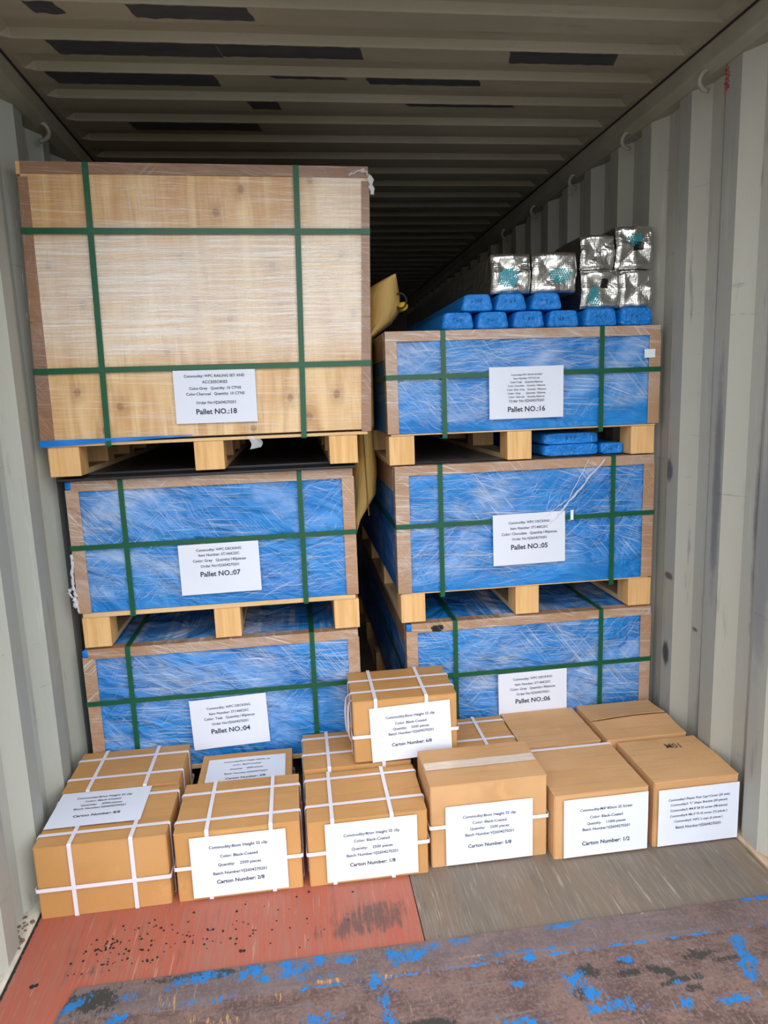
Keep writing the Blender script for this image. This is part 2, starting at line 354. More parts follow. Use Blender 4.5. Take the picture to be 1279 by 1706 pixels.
def tag(o, label, cat, group=None):
    o['label'] = label; o['category'] = cat
    if group: o['group'] = group
    return o
def structure(o, label=None):
    o['kind'] = 'structure'
    if label: o['label'] = label
    return o
def fbm(x, y, z, sc, oc=3): return mn.fractal(Vector((x, y, z)) * sc, 1.0, 2.0, oc)

# ------------------------------------------------------------------ lettering
def text_polys(txt, width, bold):
    cu = bpy.data.curves.new('t', 'FONT'); cu.body = txt; cu.align_x = 'CENTER'; cu.resolution_u = 2; cu.size = 1
    cu.offset = .026 if bold else .019
    o = bpy.data.objects.new('t', cu); C.objects.link(o)
    dg = bpy.context.evaluated_depsgraph_get(); me = bpy.data.meshes.new_from_object(o.evaluated_get(dg))
    vs = [(v.co.x, v.co.y) for v in me.vertices]; fs = [tuple(p.vertices) for p in me.polygons]
    bpy.data.objects.remove(o); bpy.data.curves.remove(cu); bpy.data.meshes.remove(me)
    xs = [v[0] for v in vs]; k = width / (max(xs) - min(xs)); mid = (max(xs) + min(xs)) / 2
    return [((x - mid) * k, (y - .35) * k) for x, y in vs], fs
def paper(parent, lines, wd, ht, place, cx=.5, wave=.0012, seed=0, nu=14, nv=10, matp='paper'):
    """a sheet of paper with its print; place(u, v, lift) turns sheet metres (from its centre) into a point"""
    def wv(u, v): return wave * (1 + mn.noise(Vector((u * 9 + seed, v * 9, seed * 1.7))))
    lab = obj('paper_label', MB().grid(nu, nv, lambda a, b: place((a - .5) * wd, (b - .5) * ht, wv((a - .5) * wd, (b - .5) * ht))), M[matp], parent, smooth=True)
    for txt, wf, vf, bold in lines:
        t = MB(); vs, fs = text_polys(txt, wf * wd, bold)
        for x, y in vs:
            uu = x + (cx - .5) * wd; vv = y + (.5 - vf) * ht
            t.v.append(tuple(place(uu, vv, wv(uu, vv) + .0007)))
        t.f = fs
        obj('text_line', t, M['ink'], lab)
    return lab
def front_place(xc, y, zc, tilt=0):
    c, s_ = math.cos(tilt), math.sin(tilt)
    return lambda u, v, d: (xc + u * c - v * s_, y - d, zc + u * s_ + v * c)

# ------------------------------------------------------------------ container shell
WI, WO, PER = 1.160, 1.196, .278
Y0, Y1, ZT = 1.25, 12.0, 2.575
def wall(name, side, first, mat):
    mb = MB(); prof = []
    y = first - PER * math.ceil((first - Y0) / PER)
    while y < Y1:
        prof += [(WI, y), (WI, y + .078), (WO, y + .142), (WO, y + .208)]; y += PER
    zs = [0, .6, 1.2, 1.8, ZT]
    mb.grid(len(prof) - 1, len(zs) - 1, lambda u, v: (side * prof[round(u * (len(prof) - 1))][0], prof[round(u * (len(prof) - 1))][1], zs[round(v * (len(zs) - 1))]))
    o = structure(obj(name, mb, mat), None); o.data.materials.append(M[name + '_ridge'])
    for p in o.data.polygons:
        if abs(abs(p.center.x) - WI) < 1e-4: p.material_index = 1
    return o
wr = wall('wall_right', 1, 2.178, M['wall_right'])
wl = wall('wall_left', -1, 2.372, M['wall_left'])
structure(obj('wall_back', MB().box(-1.2, 1.2, Y1, Y1 + .04, -.1, 2.7), M['wall_left']))
# corrugated roof
RP, RY, ZR = .209, 2.159, 2.635
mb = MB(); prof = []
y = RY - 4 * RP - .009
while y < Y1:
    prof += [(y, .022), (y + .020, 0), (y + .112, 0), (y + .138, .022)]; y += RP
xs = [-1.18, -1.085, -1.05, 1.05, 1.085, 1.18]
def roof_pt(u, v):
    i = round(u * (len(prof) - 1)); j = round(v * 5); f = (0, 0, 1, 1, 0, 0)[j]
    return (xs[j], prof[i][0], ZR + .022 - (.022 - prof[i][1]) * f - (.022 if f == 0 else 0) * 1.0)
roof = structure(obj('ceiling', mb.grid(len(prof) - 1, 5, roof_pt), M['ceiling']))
for i, x0, x1, k in ((1, -.96, -.46, 1), (1, -.46, -.01, .9), (2, -1.03, -.49, 1), (0, -.68, -.35, .8), (2, .03, .43, .55), (1, .48, .85, .9), (-1, .57, .90, .9), (-1, .13, .44, .5), (3, -.39, -.28, .8), (4, -.86, -.36, .9), (0, -.95, -.87, .7), (3, .2, .62, .25), (2, -.3, -.05, .2)):
    ya = RY + i * RP + .014; L = .085 * k; n = 26
    def pp(u, v, x0=x0, x1=x1, ya=ya, L=L):
        j = .006 * mn.noise(Vector((u * 30 * (x1 - x0), i * 3.1, v * 9)))
        return (x0 + (x1 - x0) * u + .02 * v + .008 * mn.noise(Vector((v * 7, i, u * 5))), ya + L * v + (j if v in (0, 1) else 0), ZR - .0015)
    obj('paint_patch', MB().grid(n, 3, pp), M['patch'], roof)
# rails along the top of the walls
for n, s_ in ((1, 1), (2, -1)):
    p = [(s_ * 1.112, 2.570), (s_ * 1.112, ZR - .002), (s_ * 1.21, ZR - .002), (s_ * 1.21, 2.556), (s_ * 1.150, 2.556)]
    tr = structure(obj('trim_%d' % n, MB().prism(p, 'y', Y0, Y1), M['rail'], bevel=.006), 'painted steel rail along the top of the %s wall' % ('right' if s_ > 0 else 'left'))
    obj('joint_line', MB().box(min(s_ * 1.106, s_ * 1.113), max(s_ * 1.106, s_ * 1.113), Y0, Y1, ZR - .004, ZR - .0005), M['sealant'], tr)
    wl_ = wr if s_ > 0 else wl
    for yy in ((1.79, 2.34, 2.89, 3.44, 3.99, 4.54) if s_ > 0 else (2.15, 2.86, 3.55)):
        pts = [(s_ * (1.150 - .040 * math.sin(a)), yy - .012 + .012 * math.cos(a), 2.552 - .030 * math.cos(a) - .010) for a in [math.pi * q / 10 for q in range(11)]]
        obj('lashing_ring', MB().tube(pts, .0085, 8), M['ring'], wl_, smooth=True)
# floor
def gauss(x, y, cx, cy_, rx, ry, rot=0):
    dx, dy = x - cx, y - cy_; c, s_ = math.cos(rot), math.sin(rot); a, b = (dx * c + dy * s_) / rx, (-dx * s_ + dy * c) / ry
    return math.exp(-(a * a + b * b))
fl = structure(obj('floor', MB().box(-1.145, 1.145, Y0, Y1, -.12, -.030), M['floor_back']))
def sheet(x0, x1, y0, y1, mat, wear):
    nx, ny = max(2, int((x1 - x0) / .03)), max(2, int((y1 - y0) / .03))
    top = MB().grid(nx, ny, lambda u, v: (x0 + (x1 - x0) * u, y0 + (y1 - y0) * v, 0))
    top.box(x0, x1, y0, y1, -.028, -.0005)
    obj('plywood_sheet', top, mat, fl, attrs={'wear': wear})
wr_red = lambda x, y, z: min(1, .75 * gauss(x, y, -.93, 1.775, .10, .035, .05) + .95 * gauss(x, y, -.12, 1.85, .13, .08) + .5 * gauss(x, y, -.25, 1.80, .15, .06) + .35 * gauss(x, y, -.85, 1.84, .06, .03))
wr_br = lambda x, y, z: min(1, .35 * gauss(x, y, .2, 1.78, .12, .05) + .25 * gauss(x, y, .7, 1.85, .2, .06) + .5 * gauss(x, y, .05, 1.74, .06, .04))
zero = lambda x, y, z: 0
sheet(-1.142, .004, 1.28, 2.5, M['floor_red'], wr_red)
sheet(.007, 1.142, 1.28, 2.5, M['floor_brown'], wr_br)
sheet(-1.142, .0, 2.503, 4.9, M['floor_back'], zero); sheet(.004, 1.142, 2.503, 4.9, M['floor_back'], zero)
# rusty steel sill with flaking blue paint: a strip, a fold, and the sill proper
blue = [(-.043, 1.672, .05, .026), (-.652, 1.69, .055, .022), (-.60, 1.70, .03, .016), (-.499, 1.688, .055, .022), (-.368, 1.68, .06, .03), (-.30, 1.70, .02, .02), (-.945, 1.655, .05, .018, .5), (-.98, 1.63, .04, .014, .6), (-.80, 1.665, .03, .016), (-.82, 1.60, .035, .015),
        (.459, 1.72, .05, .010), (.40, 1.705, .05, .012), (.712, 1.737, .03, .008), (1.02, 1.715, .05, .018), (.87, 1.57, .035, .03), (.86, 1.52, .022, .05, -.2), (.835, 1.475, .03, .035), (.371, 1.512, .04, .035), (.45, 1.44, .05, .022, -.6), (.40, 1.475, .03, .02), (.232, 1.535, .03, .012), (.275, 1.61, .02, .012),
        (-.293, 1.514, .06, .018), (-.13, 1.50, .018, .09), (-.53, 1.49, .05, .016), (-.16, 1.60, .02, .03), (.535, 1.565, .03, .012), (.633, 1.468, .025, .010), (.40, 1.43, .06, .015), (.2, 1.42, .05, .02), (.75, 1.40, .05, .014), (.62, 1.405, .025, .018), (-.09, 1.67, .03, .03), (-.23, 1.69, .03, .02), (.02, 1.69, .03, .016), (.10, 1.70, .03, .014), (-.45, 1.66, .03, .012)]
dark = [(.60, 1.515, .06, .018, -.4), (.74, 1.545, .06, .022), (.42, 1.54, .045, .03), (.37, 1.49, .03, .045), (.64, 1.475, .07, .016, .1), (.66, 1.45, .03, .02), (.52, 1.52, .05, .015), (-.05, 1.45, .12, .03), (-.9, 1.66, .1, .05), (.53, 1.56, .035, .015), (.8, 1.52, .05, .014), (-.6, 1.70, .2, .02)]
tan_ = [(-.70, 1.63, .05, .05), (-.10, 1.615, .07, .018), (-.28, 1.625, .08, .016), (-.77, 1.55, .06, .03), (-.55, 1.55, .08, .03), (1.03, 1.74, .05, .02), (-.42, 1.60, .05, .02), (.12, 1.64, .1, .01), (-.62, 1.56, .03, .05), (.66, 1.71, .03, .008)]
line = lambda x, y: .80 * math.exp(-((y - 1.612) / .0050) ** 2) * (1 if -.42 < x < 1.1 else .55) * (.75 + .5 * mn.noise(Vector((x * 6, 3, 0))))
line2 = lambda x, y: .72 * gauss(x, y, .27, 1.634, .17, .009) + .5 * gauss(x, y, -.3, 1.642, .3, .006) + .42 * gauss(x, y, .38, 1.690, .14, .014) + .45 * gauss(x, y, -.55, 1.618, .3, .012)
A_blue = lambda x, y, z: max(max(min(.80, .95 * gauss(x, y, b[0], b[1], b[2] * 1.15, b[3] * 1.2, *b[4:5])) for b in blue), line(x, y), line2(x, y))
A_dark = lambda x, y, z: max(.86 * gauss(x, y, *b) for b in dark)
A_tan = lambda x, y, z: max(.52 * gauss(x, y, *b) for b in tan_)
A_grey = lambda x, y, z: (1 if y > 1.612 else .25) * (.6 + .4 * mn.noise(Vector((x * 4, y * 9, 0))))
def plate_pt(u, v):
    y = 1.27 + (1.722 - 1.27) * v; xl = -.955 - (1.722 - y) * .22; xr = 1.075 + (1.722 - y) * .1
    z = .004 if y < 1.609 else .0045 + .002 * min(1, (y - 1.609) / .02)
    if y > 1.716: z = .001
    return (xl + (xr - xl) * u, y, z - (.0035 if u in (0, 1) else 0))
structure(obj('trim_5', MB().grid(170, 130, plate_pt), M['plate'], attrs={'blue': A_blue, 'dark': A_dark, 'tan': A_tan, 'grey': A_grey}), 'rusty brown steel door sill with flaking blue paint across the floor')
# trims along the foot of the walls, with dirt in the joint
for n, s_, mt in ((3, 1, 'trim_brown'), (4, -1, 'trim')):
    p = [(s_ * 1.150, -.02), (s_ * 1.150, .005), (s_ * 1.157, .010), (s_ * 1.168, .012), (s_ * 1.198, .012), (s_ * 1.198, -.02)]
    structure(obj('trim_%d' % n, MB().prism(p, 'y', Y0, Y1), M[mt]), 'scraped strip along the foot of the %s wall' % ('right' if s_ > 0 else 'left'))
mb = MB()
def joint(u, v):
    y = 1.3 + 1.2 * u; j = .005 * mn.noise(Vector((y * 70, 0, 0))) + .003 * mn.noise(Vector((y * 200, 5, 0)))
    return (-1.1505 + (.008 + j) * v, y, .0008 + .0015 * math.sin(v * math.pi))
dj = obj('dirt_line', mb.grid(220, 2, joint), M['dirt'], fl); dj['kind'] = 'stuff'
structure(obj('ground', MB().box(-25, 25, -40, 1.2, -.35, -.25), M['concrete']), 'dark asphalt yard in front of the container')
# red scribble on the right wall
t = MB(); q = []
for i in range(26):
    a = i * 1.9; q.append((WI - .0012, 2.252 + .014 * math.sin(a) + .003 * math.sin(i * 3.3), 2.548 - .0028 * i + .008 * math.cos(a * 1.3)))
obj('red_marking', t.tube(q, .0022, 4, flat=.3), M['red_ink'], wr)
# crumbs on the red floor and debris by the left wall
def crumbs(name, label, cat, pts, mat):
    mb = MB()
    for x, y, r in pts:
        b = len(mb.v); k = 6
        for j, (h, q) in enumerate(((0, 1), (.55, .75))):
            for i in range(k):
                a = 6.283 * i / k + j; rr = r * q * rnd.uniform(.75, 1.2); mb.v.append((x + rr * math.cos(a), y + rr * math.sin(a), .0002 + h * r))
        mb.f += [(b + i, b + (i + 1) % k, b + k + (i + 1) % k, b + k + i) for i in range(k)] + [tuple(b + k + i for i in range(k))]
    o = obj(name, mb, mat); o['kind'] = 'stuff'; return tag(o, label, cat)
pts = []
for cx, cy_, sx_, sy_, n in ((-.905, 1.86, .03, .018, 34), (-.80, 1.885, .09, .05, 40), (-.84, 1.80, .06, .03, 14), (-.45, 1.90, .10, .05, 22), (-.65, 1.83, .10, .04, 22), (-.95, 1.80, .06, .04, 10), (-.3, 1.84, .12, .04, 8)):
    for i in range(n):
        x, y = rnd.gauss(cx, sx_), rnd.gauss(cy_, sy_)
        if -1.12 < x < -.05 and 1.735 < y < 1.985: pts.append((x, y, rnd.uniform(.0018, .0042)))
pts += [(-1.075, 1.745, .007), (-1.065, 1.749, .006), (-.52, 1.775, .006), (-.51, 1.774, .005)]
crumbs('floor_crumbs', 'dark crumbs scattered over the red painted floor', 'crumbs', pts, M['dirt'])
pts = [(rnd.uniform(-1.19, -1.152), rnd.uniform(1.86, 2.02), rnd.uniform(.003, .009)) for i in range(26)]
dbr = crumbs('corner_debris', 'rusty flakes heaped at the foot of the left wall', 'debris', pts, M['rust'])
for v in dbr.data.vertices: v.co.z += .011

# ------------------------------------------------------------------ wrapped pallets
def strands(parent, x0, x1, z0, z1, yf, specs, seed):
    """separate crinkle lines of stretch film on the front; specs = (count, angle, spread, (u0, v0, u1, v1), length)"""
    R = random.Random(seed); mb = MB()
    for n, ang, sd, (ua, va, ub, vb), ln in specs:
        for i in range(n):
            u, v = R.uniform(ua, ub), R.uniform(va, vb); a = R.gauss(ang, sd); L = ln * R.uniform(.15, .8)
            cx, cz = x0 + (x1 - x0) * u, z0 + (z1 - z0) * v; wd = R.choice((.0003, .0004, .0005, .0007)); bend = R.gauss(0, .06) * L; k = 6
            dx, dz = math.cos(a), math.sin(a); b = len(mb.v); yy = yf - R.uniform(.0, .002); ok = []
            for j in range(k + 1):
                t_ = j / k - .5; off = bend * (1 - 4 * t_ * t_) + .0015 * math.sin(j * 2.1 + i)
                px, pz = cx + dx * L * t_ - dz * off, cz + dz * L * t_ + dx * off
                hw = wd * (.35 + .65 * (1 - abs(2 * t_)))
                px = min(max(px, x0 + .002), x1 - .002); pz = min(max(pz, z0 + .002), z1 - .002)
                mb.v += [(px - dz * hw, yy, pz + dx * hw), (px + dz * hw, yy, pz - dx * hw)]
            mb.f += [(b + 2 * j, b + 2 * j + 1, b + 2 * j + 3, b + 2 * j + 2) for j in range(k)]
    o = obj('stretch_film', mb, M['strand'], parent); o['kind'] = 'stuff'
def rope(parent, pts, r, seed, n=10):
    """a bunched, crumpled length of stretch film"""
    P = [Vector(p) for p in pts]; q = []; R = random.Random(seed); m_ = 22
    for i in range(m_ + 1):
        t_ = i / m_ * (len(P) - 1); k = min(int(t_), len(P) - 2); f = t_ - k
        q.append(P[k].lerp(P[k + 1], f) + Vector((R.gauss(0, r * .25), 0, R.gauss(0, r * .25))))
    obj('film_bunch', MB().tube(q, [r * R.uniform(.5, 1.2) for _ in q], n, flat=.45), M['filmrope'], parent)
def pallet(root, X0, X1, Yf, zb, zt, zdeck, depth, bx, bw=.098):
    """blocks, runners and deck boards"""
    rows = [Yf + .004 + (depth - .108) * i / 4 for i in range(5)]
    for a in bx:
        for i, y in enumerate(rows):
            h0 = zb if i == 0 else zb + .02
            obj('block', MB().box(a, a + bw, y, y + .10, h0, zt), M['pine'], root, bevel=.003)
        obj('runner', MB().box(a + .002, a + bw - .002, rows[0] + .101, rows[-1] + .1, zb, zb + .0195), M['pine_y'], root)
    n = 9
    for i in range(n):
        y = Yf + (depth - .11) * i / (n - 1)
        obj('deck_board', MB().box(X0 + .012, X1 - .012, y, y + .105, zt + .0005, zdeck), M['pine_x'], root, bevel=.002)
def crate(label, X0, X1, Yf, zb, zt, z0, z1, depth, bx, vs, hs, lab, tilt, specs, seed, gl=.046, gr_=.046, gt=.036, tmat='tarp', sag=None, corner=True):
    root = thing('wrapped_pallet', label, 'pallet', ((X0 + X1) / 2, Yf, zb), 'strapped pallets of decking stacked in the container')
    pallet(root, X0, X1, Yf, zb, zt, z0, depth, bx)
    xa, xb = X0 + .006, X1 - .006; yb = Yf + depth
    # tarpaulin: creased front, plain top, sides and back
    R = random.Random(seed); folds = [(R.uniform(0, 6.28), R.gauss(.25, .5), R.uniform(10, 26), R.uniform(.0014, .0040)) for _ in range(5)]
    def front(u, v):
        x, z = xa + (xb - xa) * u, z0 + .001 + (z1 - .003 - z0) * v
        d = sum(am * math.sin(fr * (x * math.sin(a) + z * math.cos(a)) + p + 2.2 * fbm(x, z, seed, 2.0, 2)) for p, a, fr, am in folds)
        d += .010 * fbm(x * .7 + z * .5, z * 1.3 - x * .4, seed + 5, 6.0, 3)
        e = min(1, 18 * min(u, 1 - u)) * min(1, 9 * min(v, 1 - v))
        d = max(-.0088, min(.012, d))
        return (x, Yf + .0065 + d * e, z)
    mb = MB().grid(110, 50, front)
    f = Yf + .006
    mb.grid(8, 12, lambda u, v: (xa + (xb - xa) * u, f + (yb - f) * v, z1 - .002 + (.002 * mn.noise(Vector((u * 9, v * 14, seed))) if 0 < u < 1 and 0 < v < 1 else 0)))
    mb.grid(1, 1, lambda u, v: (xa, f + (yb - f) * u, z0 + .001 + (z1 - .003 - z0) * v))
    mb.grid(1, 1, lambda u, v: (xb, f + (yb - f) * u, z0 + .001 + (z1 - .003 - z0) * v))
    mb.grid(1, 1, lambda u, v: (xa + (xb - xa) * u, yb, z0 + .001 + (z1 - .003 - z0) * v))
    mb.grid(1, 1, lambda u, v: (xa + (xb - xa) * u, f + (yb - f) * v, z0 + .001))
    obj('tarpaulin', mb, M[tmat], root, smooth=True)
    # L shaped kraft edge boards
    T = .004
    for s_, xo, g in ((1, X0, gl), (-1, X1, gr_)):
        xi = xo + s_ * g
        L = [(xo, Yf - T), (xi, Yf - T), (xi, Yf), (xo + s_ * T, Yf), (xo + s_ * T, Yf + .045), (xo, Yf + .045)]
        k = MB(); n = 10
        for j in range(n):
            zz0 = z0 + (z1 - gt - .004 - z0) * j / n; zz1 = z0 + (z1 - gt - .004 - z0) * (j + 1) / n
            if j == 0 or True:
                pass
        k.prism(L, 'z', z0 + .002, z1 - gt * .8)
        obj('edge_board', k, M['guard_film'] if s_ > 0 else M['guard'], root, bevel=.0012)
        Ls = [(xo - s_ * .0005, z1 + .001), (xo - s_ * .0005, z1 - .10), (xo + s_ * .0045, z1 - .10), (xo + s_ * .0045, z1 - T), (xo + s_ * .05, z1 - T), (xo + s_ * .05, z1 + .001)]
        obj('edge_board', MB().prism(Ls, 'y', Yf + .047, yb), M['guard'], root, bevel=.001)
    c0 = .022 if corner else 0
    Lt = [(Yf - T - .001, z1 + .0015), (Yf - T - .001, z1 - gt), (Yf - .001, z1 - gt), (Yf - .001, z1 - .0025), (Yf + .045, z1 - .0025), (Yf + .045, z1 + .0015)]
    obj('edge_board', MB().prism(Lt, 'x', X0 + c0, X1 - .004), M['guard_film'], root, bevel=.001)
    if corner:
        obj('tarpaulin_corner', MB().grid(6, 5, lambda u, v: (X0 + .002 + .022 * u, Yf - .003 - .003 * math.sin(u * 3) * math.sin(v * 3), z1 - .026 + .026 * v)), M['tarp_plain'], root, smooth=True)
    # green straps
    for vx in vs:
        obj('green_strap', MB().loop('x', vx, .0185, (Yf - T, z0 - .019), (yb, z1 + .001), .0025, .0012), M['strap'], root)
    for hz in hs:
        obj('green_strap', MB().loop('z', hz, .0185, (X0, Yf - T - .0012), (X1, yb), .0025, .0012), M['strap'], root)
    lines, lx, lz, lw, lh = lab
    paper(root, lines, lw, lh, front_place(lx, Yf - .0102, lz, tilt), seed=seed)
    strands(root, X0, X1, z0, z1, Yf - .0057, specs, seed)
    return root
def plab(n, color, ys, wc=.66, a=.57, b=.52, d=.48, e=.51):
    return [('Commodity: WPC DECKING', a, ys[0], 0), ('Item Number: ST146K25C', b, ys[1], 0), ('Color: %s   Quantity:140pieces' % color, wc, ys[2], 0), ('Order No:VJ2604270201', d, ys[3], 0), ('Pallet NO.:' + n, e, ys[4], 1)]
H = 0.03
bxL = (-1.104, -.628, -.170); bxR = (.098, .567, 1.050)
YL, YR = 2.583, 2.600
crate('blue wrapped pallet at the bottom of the left stack, sheet tilted, Pallet NO.:04', -1.118, -.078, YL, 0.0, .128, .146, .648, 2.2, bxL, (-.952, -.262), (.436,),
      (plab('04', 'Teak', (.19, .30, .40, .51, .66)), -.596, .318, .292, .204), .03,
      [(150, .04, .06, (.0, .1, 1, .95), .34), (60, .75, .2, (.25, .3, .95, .85), .16), (60, .9, .25, (.0, .4, .35, .9), .14), (70, .06, .05, (.3, .5, 1, .9), .3), (60, .6, .15, (.55, .35, .8, .6), .12)], 4)
crate('blue wrapped pallet with the Pallet NO.:07 sheet, below the plywood crate', -1.112, -.072, YL, .655, .772, .790, 1.282, 2.2, (-1.106, -.626, -.170), (-.918, -.276), (1.040,),
      (plab('07', 'Grey', (.12, .22, .33, .44, .60), .66, .56, .51, .48, .5), -.588, .933, .294, .192), .006,
      [(110, .0, .08, (.0, .05, 1, .9), .3), (90, -.95, .16, (.28, .55, .55, .98), .2), (90, .85, .2, (.0, .1, .3, .6), .14), (110, .25, .15, (.6, .05, 1, .5), .2), (60, -.8, .2, (.1, .6, .3, 1), .15), (60, .75, .2, (.75, .55, 1, .95), .14)], 7)
crate('blue wrapped pallet at the bottom of the right stack, black smear, Pallet NO.:06', .112, 1.146, YR, 0.0, .128, .146, .645, 2.2, bxR, (.311, .925), (.418,),
      (plab('06', 'Grey', (.14, .25, .35, .46, .61)), .632, .306, .292, .204), .01,
      [(170, .06, .06, (.0, .1, 1, .9), .3), (60, -.85, .2, (.0, .4, .3, 1), .16), (120, .75, .18, (.6, .3, 1, 1), .22), (70, .5, .2, (.2, .5, .6, 1), .2)], 6)
crate('blue wrapped pallet with the Pallet NO.:05 sheet, middle of the right stack', .086, 1.141, YR, .651, .768, .772, 1.276, 2.2, (.096, .565, 1.046), (.263, .965), (1.043,),
      (plab('05', 'Chocolate', (.17, .28, .385, .49, .65), .77), .617, .967, .296, .205), .008,
      [(150, .12, .1, (.0, .15, .8, .95), .3), (110, .75, .15, (.0, .1, .3, .7), .16), (150, .85, .2, (.5, .35, .95, 1), .22), (60, .2, .12, (.0, .05, .5, .3), .3), (60, -.3, .15, (.6, .3, 1, .6), .15)], 5, gl=.055, corner=False)
l16 = [('Commodity:WPC BOND BOARD', .42, .157, 0), ('Item Number: ST71X12A', .35, .226, 0), ('Color:Teak    Quantity:40pieces', .44, .297, 0), ('Color: Chocolate    Quantity: 130pieces', .505, .367, 0), ('Color: Silver Grey    Quantity: 100pieces', .53, .44, 0),
       ('Color: Grey       Quantity: 10pieces', .51, .51, 0), ('Color: Charcoal    Quantity:40pieces', .486, .58, 0), ('Order No:VJ2604270201', .476, .657, 0), ('Pallet NO.:16', .505, .817, 1)]
c16 = crate('blue wrapped pallet with the Pallet NO.:16 sheet, top of the right stack', .066, 1.152, YR, 1.282, 1.393, 1.399, 1.778, 2.2, (.070, .534, 1.042), (.285, .909), (1.612,),
      (l16, .606, 1.540, .294, .196), .0,
      [(150, .08, .12, (.0, .1, .6, .95), .25), (110, -.7, .2, (.0, .05, .25, .6), .14), (130, .12, .08, (.2, .6, .8, .95), .3), (70, .5, .2, (.3, .1, .6, .5), .16), (80, 1.45, .12, (.1, .9, .95, 1), .05), (50, .9, .2, (.62, .1, .95, .5), .08)], 16, gl=.044, gr_=.047, corner=False)
# stickers and the odd scrap of film on these pallets
kids = {o['label'][-30:]: o for o in C.objects if o.get('category') == 'pallet'}
c04, c07, c06, c05 = [o for o in C.objects if o.get('category') == 'pallet'][:4]
obj('white_sticker', MB().box(1.082, 1.126, YR - .0095, YR - .0078, 1.656, 1.689), M['white_plastic'], c16, bevel=.0006)
obj('white_sticker', MB().box(.788, .800, YR - .0095, YR - .0082, 1.032, 1.072), M['white_plastic'], c05)
rope(c05, [(.70, YR - .012, 1.02), (.80, YR - .014, 1.13), (.93, YR - .012, 1.272)], .007, 3)
rope(c05, [(.66, YR - .012, 1.04), (.78, YR - .012, 1.12), (.86, YR - .012, 1.27)], .003, 4)
rope(c07, [(-1.112, YL - .010, 1.02), (-1.118, YL - .012, .90), (-1.108, YL - .012, .80)], .006, 5)
rope(c07, [(-1.118, YL - .012, .90), (-1.135, YL - .012, .875), (-1.115, YL - .014, .845), (-1.118, YL - .012, .82)], .008, 6)
def smear(u, v):
    a = u * 6.283; r = v * (.020 + .008 * mn.noise(Vector((math.cos(a) * 2, math.sin(a) * 2, 1))))
    return (.238 + r * 1.3 * math.cos(a), YR - .0062, .622 + r * .7 * math.sin(a))
obj('black_smear', MB().grid(18, 3, smear), M['dirt'], c06)

# ------------------------------------------------------------------ sheets lying on top of two pallets
tag(obj('black_board', MB().box(-1.128, -.064, YL - .035, YL + 1.7, 1.2870, 1.2955), M['black'], bevel=.002), 'lower thin black board on the Pallet NO.:07 load, jutting out to the left', 'board', 'black boards under the plywood crate')
tag(obj('black_board', MB().box(-1.120, -.066, YL + .07, YL + 1.7, 1.2960, 1.3045), M['black'], bevel=.002), 'upper thin black board, set back on the lower one under the plywood crate', 'board', 'black boards under the plywood crate')
gs = thing('grey_panel', 'dark grey film wrapped panel lying on the Pallet NO.:05 load', 'panel', (.6, YR, 1.277))
for i in range(7):
    obj('slat', MB().box(.135 + i * .138, .135 + i * .138 + .134, YR + .051, YR + 1.9, 1.2808, 1.2816), M['greysheet'], gs)

# ------------------------------------------------------------------ plywood crate, top of the left stack
PX0, PX1, PY, PB, PT, PZ0, PZ1, PD = -1.160, -.004, 2.545, 1.3050, 1.409, 1.421, 2.338, 1.6
pc = thing('plywood_crate', 'film wrapped plywood crate with the Pallet NO.:18 sheet, top of the left stack', 'crate', ((PX0 + PX1) / 2, PY, PB))
pallet(pc, PX0, PX1, PY, PB, PT, PZ0, PD, (-1.144, -.645, -.160), .105)
LEAN = .028      # the crate leans a little to the right as it goes up
def ln(mb):
    mb.v = [(x + LEAN * max(0, z - PZ0) / (PZ1 - PZ0), y, z - .012 * (x - PX0) * max(0, z - PZ0)) for x, y, z in mb.v]; return mb
zsub = [0, .03, 1]
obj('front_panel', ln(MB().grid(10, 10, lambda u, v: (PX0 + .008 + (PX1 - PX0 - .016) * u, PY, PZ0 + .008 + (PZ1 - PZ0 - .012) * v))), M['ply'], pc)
obj('side_panel', ln(MB().box(PX0 + .004, PX0 + .016, PY + .002, PY + PD, PZ0 + .006, PZ1 - .004)), M['ply'], pc)
obj('side_panel', ln(MB().box(PX1 - .016, PX1 - .004, PY + .002, PY + PD, PZ0 + .006, PZ1 - .004)), M['ply'], pc)
obj('back_panel', ln(MB().box(PX0 + .017, PX1 - .017, PY + PD - .012, PY + PD, PZ0 + .006, PZ1 - .016)), M['ply'], pc)
obj('top_panel', ln(MB().box(PX0 + .017, PX1 - .017, PY + .003, PY + PD - .013, PZ1 - .015, PZ1 - .003)), M['ply'], pc)
for xo, s_, g, gt_ in ((PX0, 1, .046, .028), (PX1, -1, .034, .026)):
    mb = MB()
    for (a, b) in ((0, .45), (.452, .955)):
        za, zb_ = PZ0 + (PZ1 - PZ0) * a, PZ0 + (PZ1 - PZ0) * b; ga = g + (gt_ - g) * a; gb = g + (gt_ - g) * b; k = len(mb.v); T = .005
        for zz, gg in ((za, ga), (zb_, gb)):
            for p in ((xo - s_ * .001, PY - T), (xo + s_ * gg, PY - T), (xo + s_ * gg, PY - .001), (xo + s_ * .003, PY - .001), (xo + s_ * .003, PY + .05), (xo - s_ * .001, PY + .05)): mb.v.append((*p, zz))
        mb.f += [(k + i, k + (i + 1) % 6, k + 6 + (i + 1) % 6, k + 6 + i) for i in range(6)] + [tuple(k + i for i in range(6))[::-1], tuple(k + 6 + i for i in range(6))]
    obj('edge_board', ln(mb), M['guard_dark'], pc)
Lt = [(PY - .007, PZ1 + .006), (PY - .007, PZ1 - .030), (PY - .0025, PZ1 - .030), (PY - .0025, PZ1 + .001), (PY + .045, PZ1 + .001), (PY + .045, PZ1 + .006)]
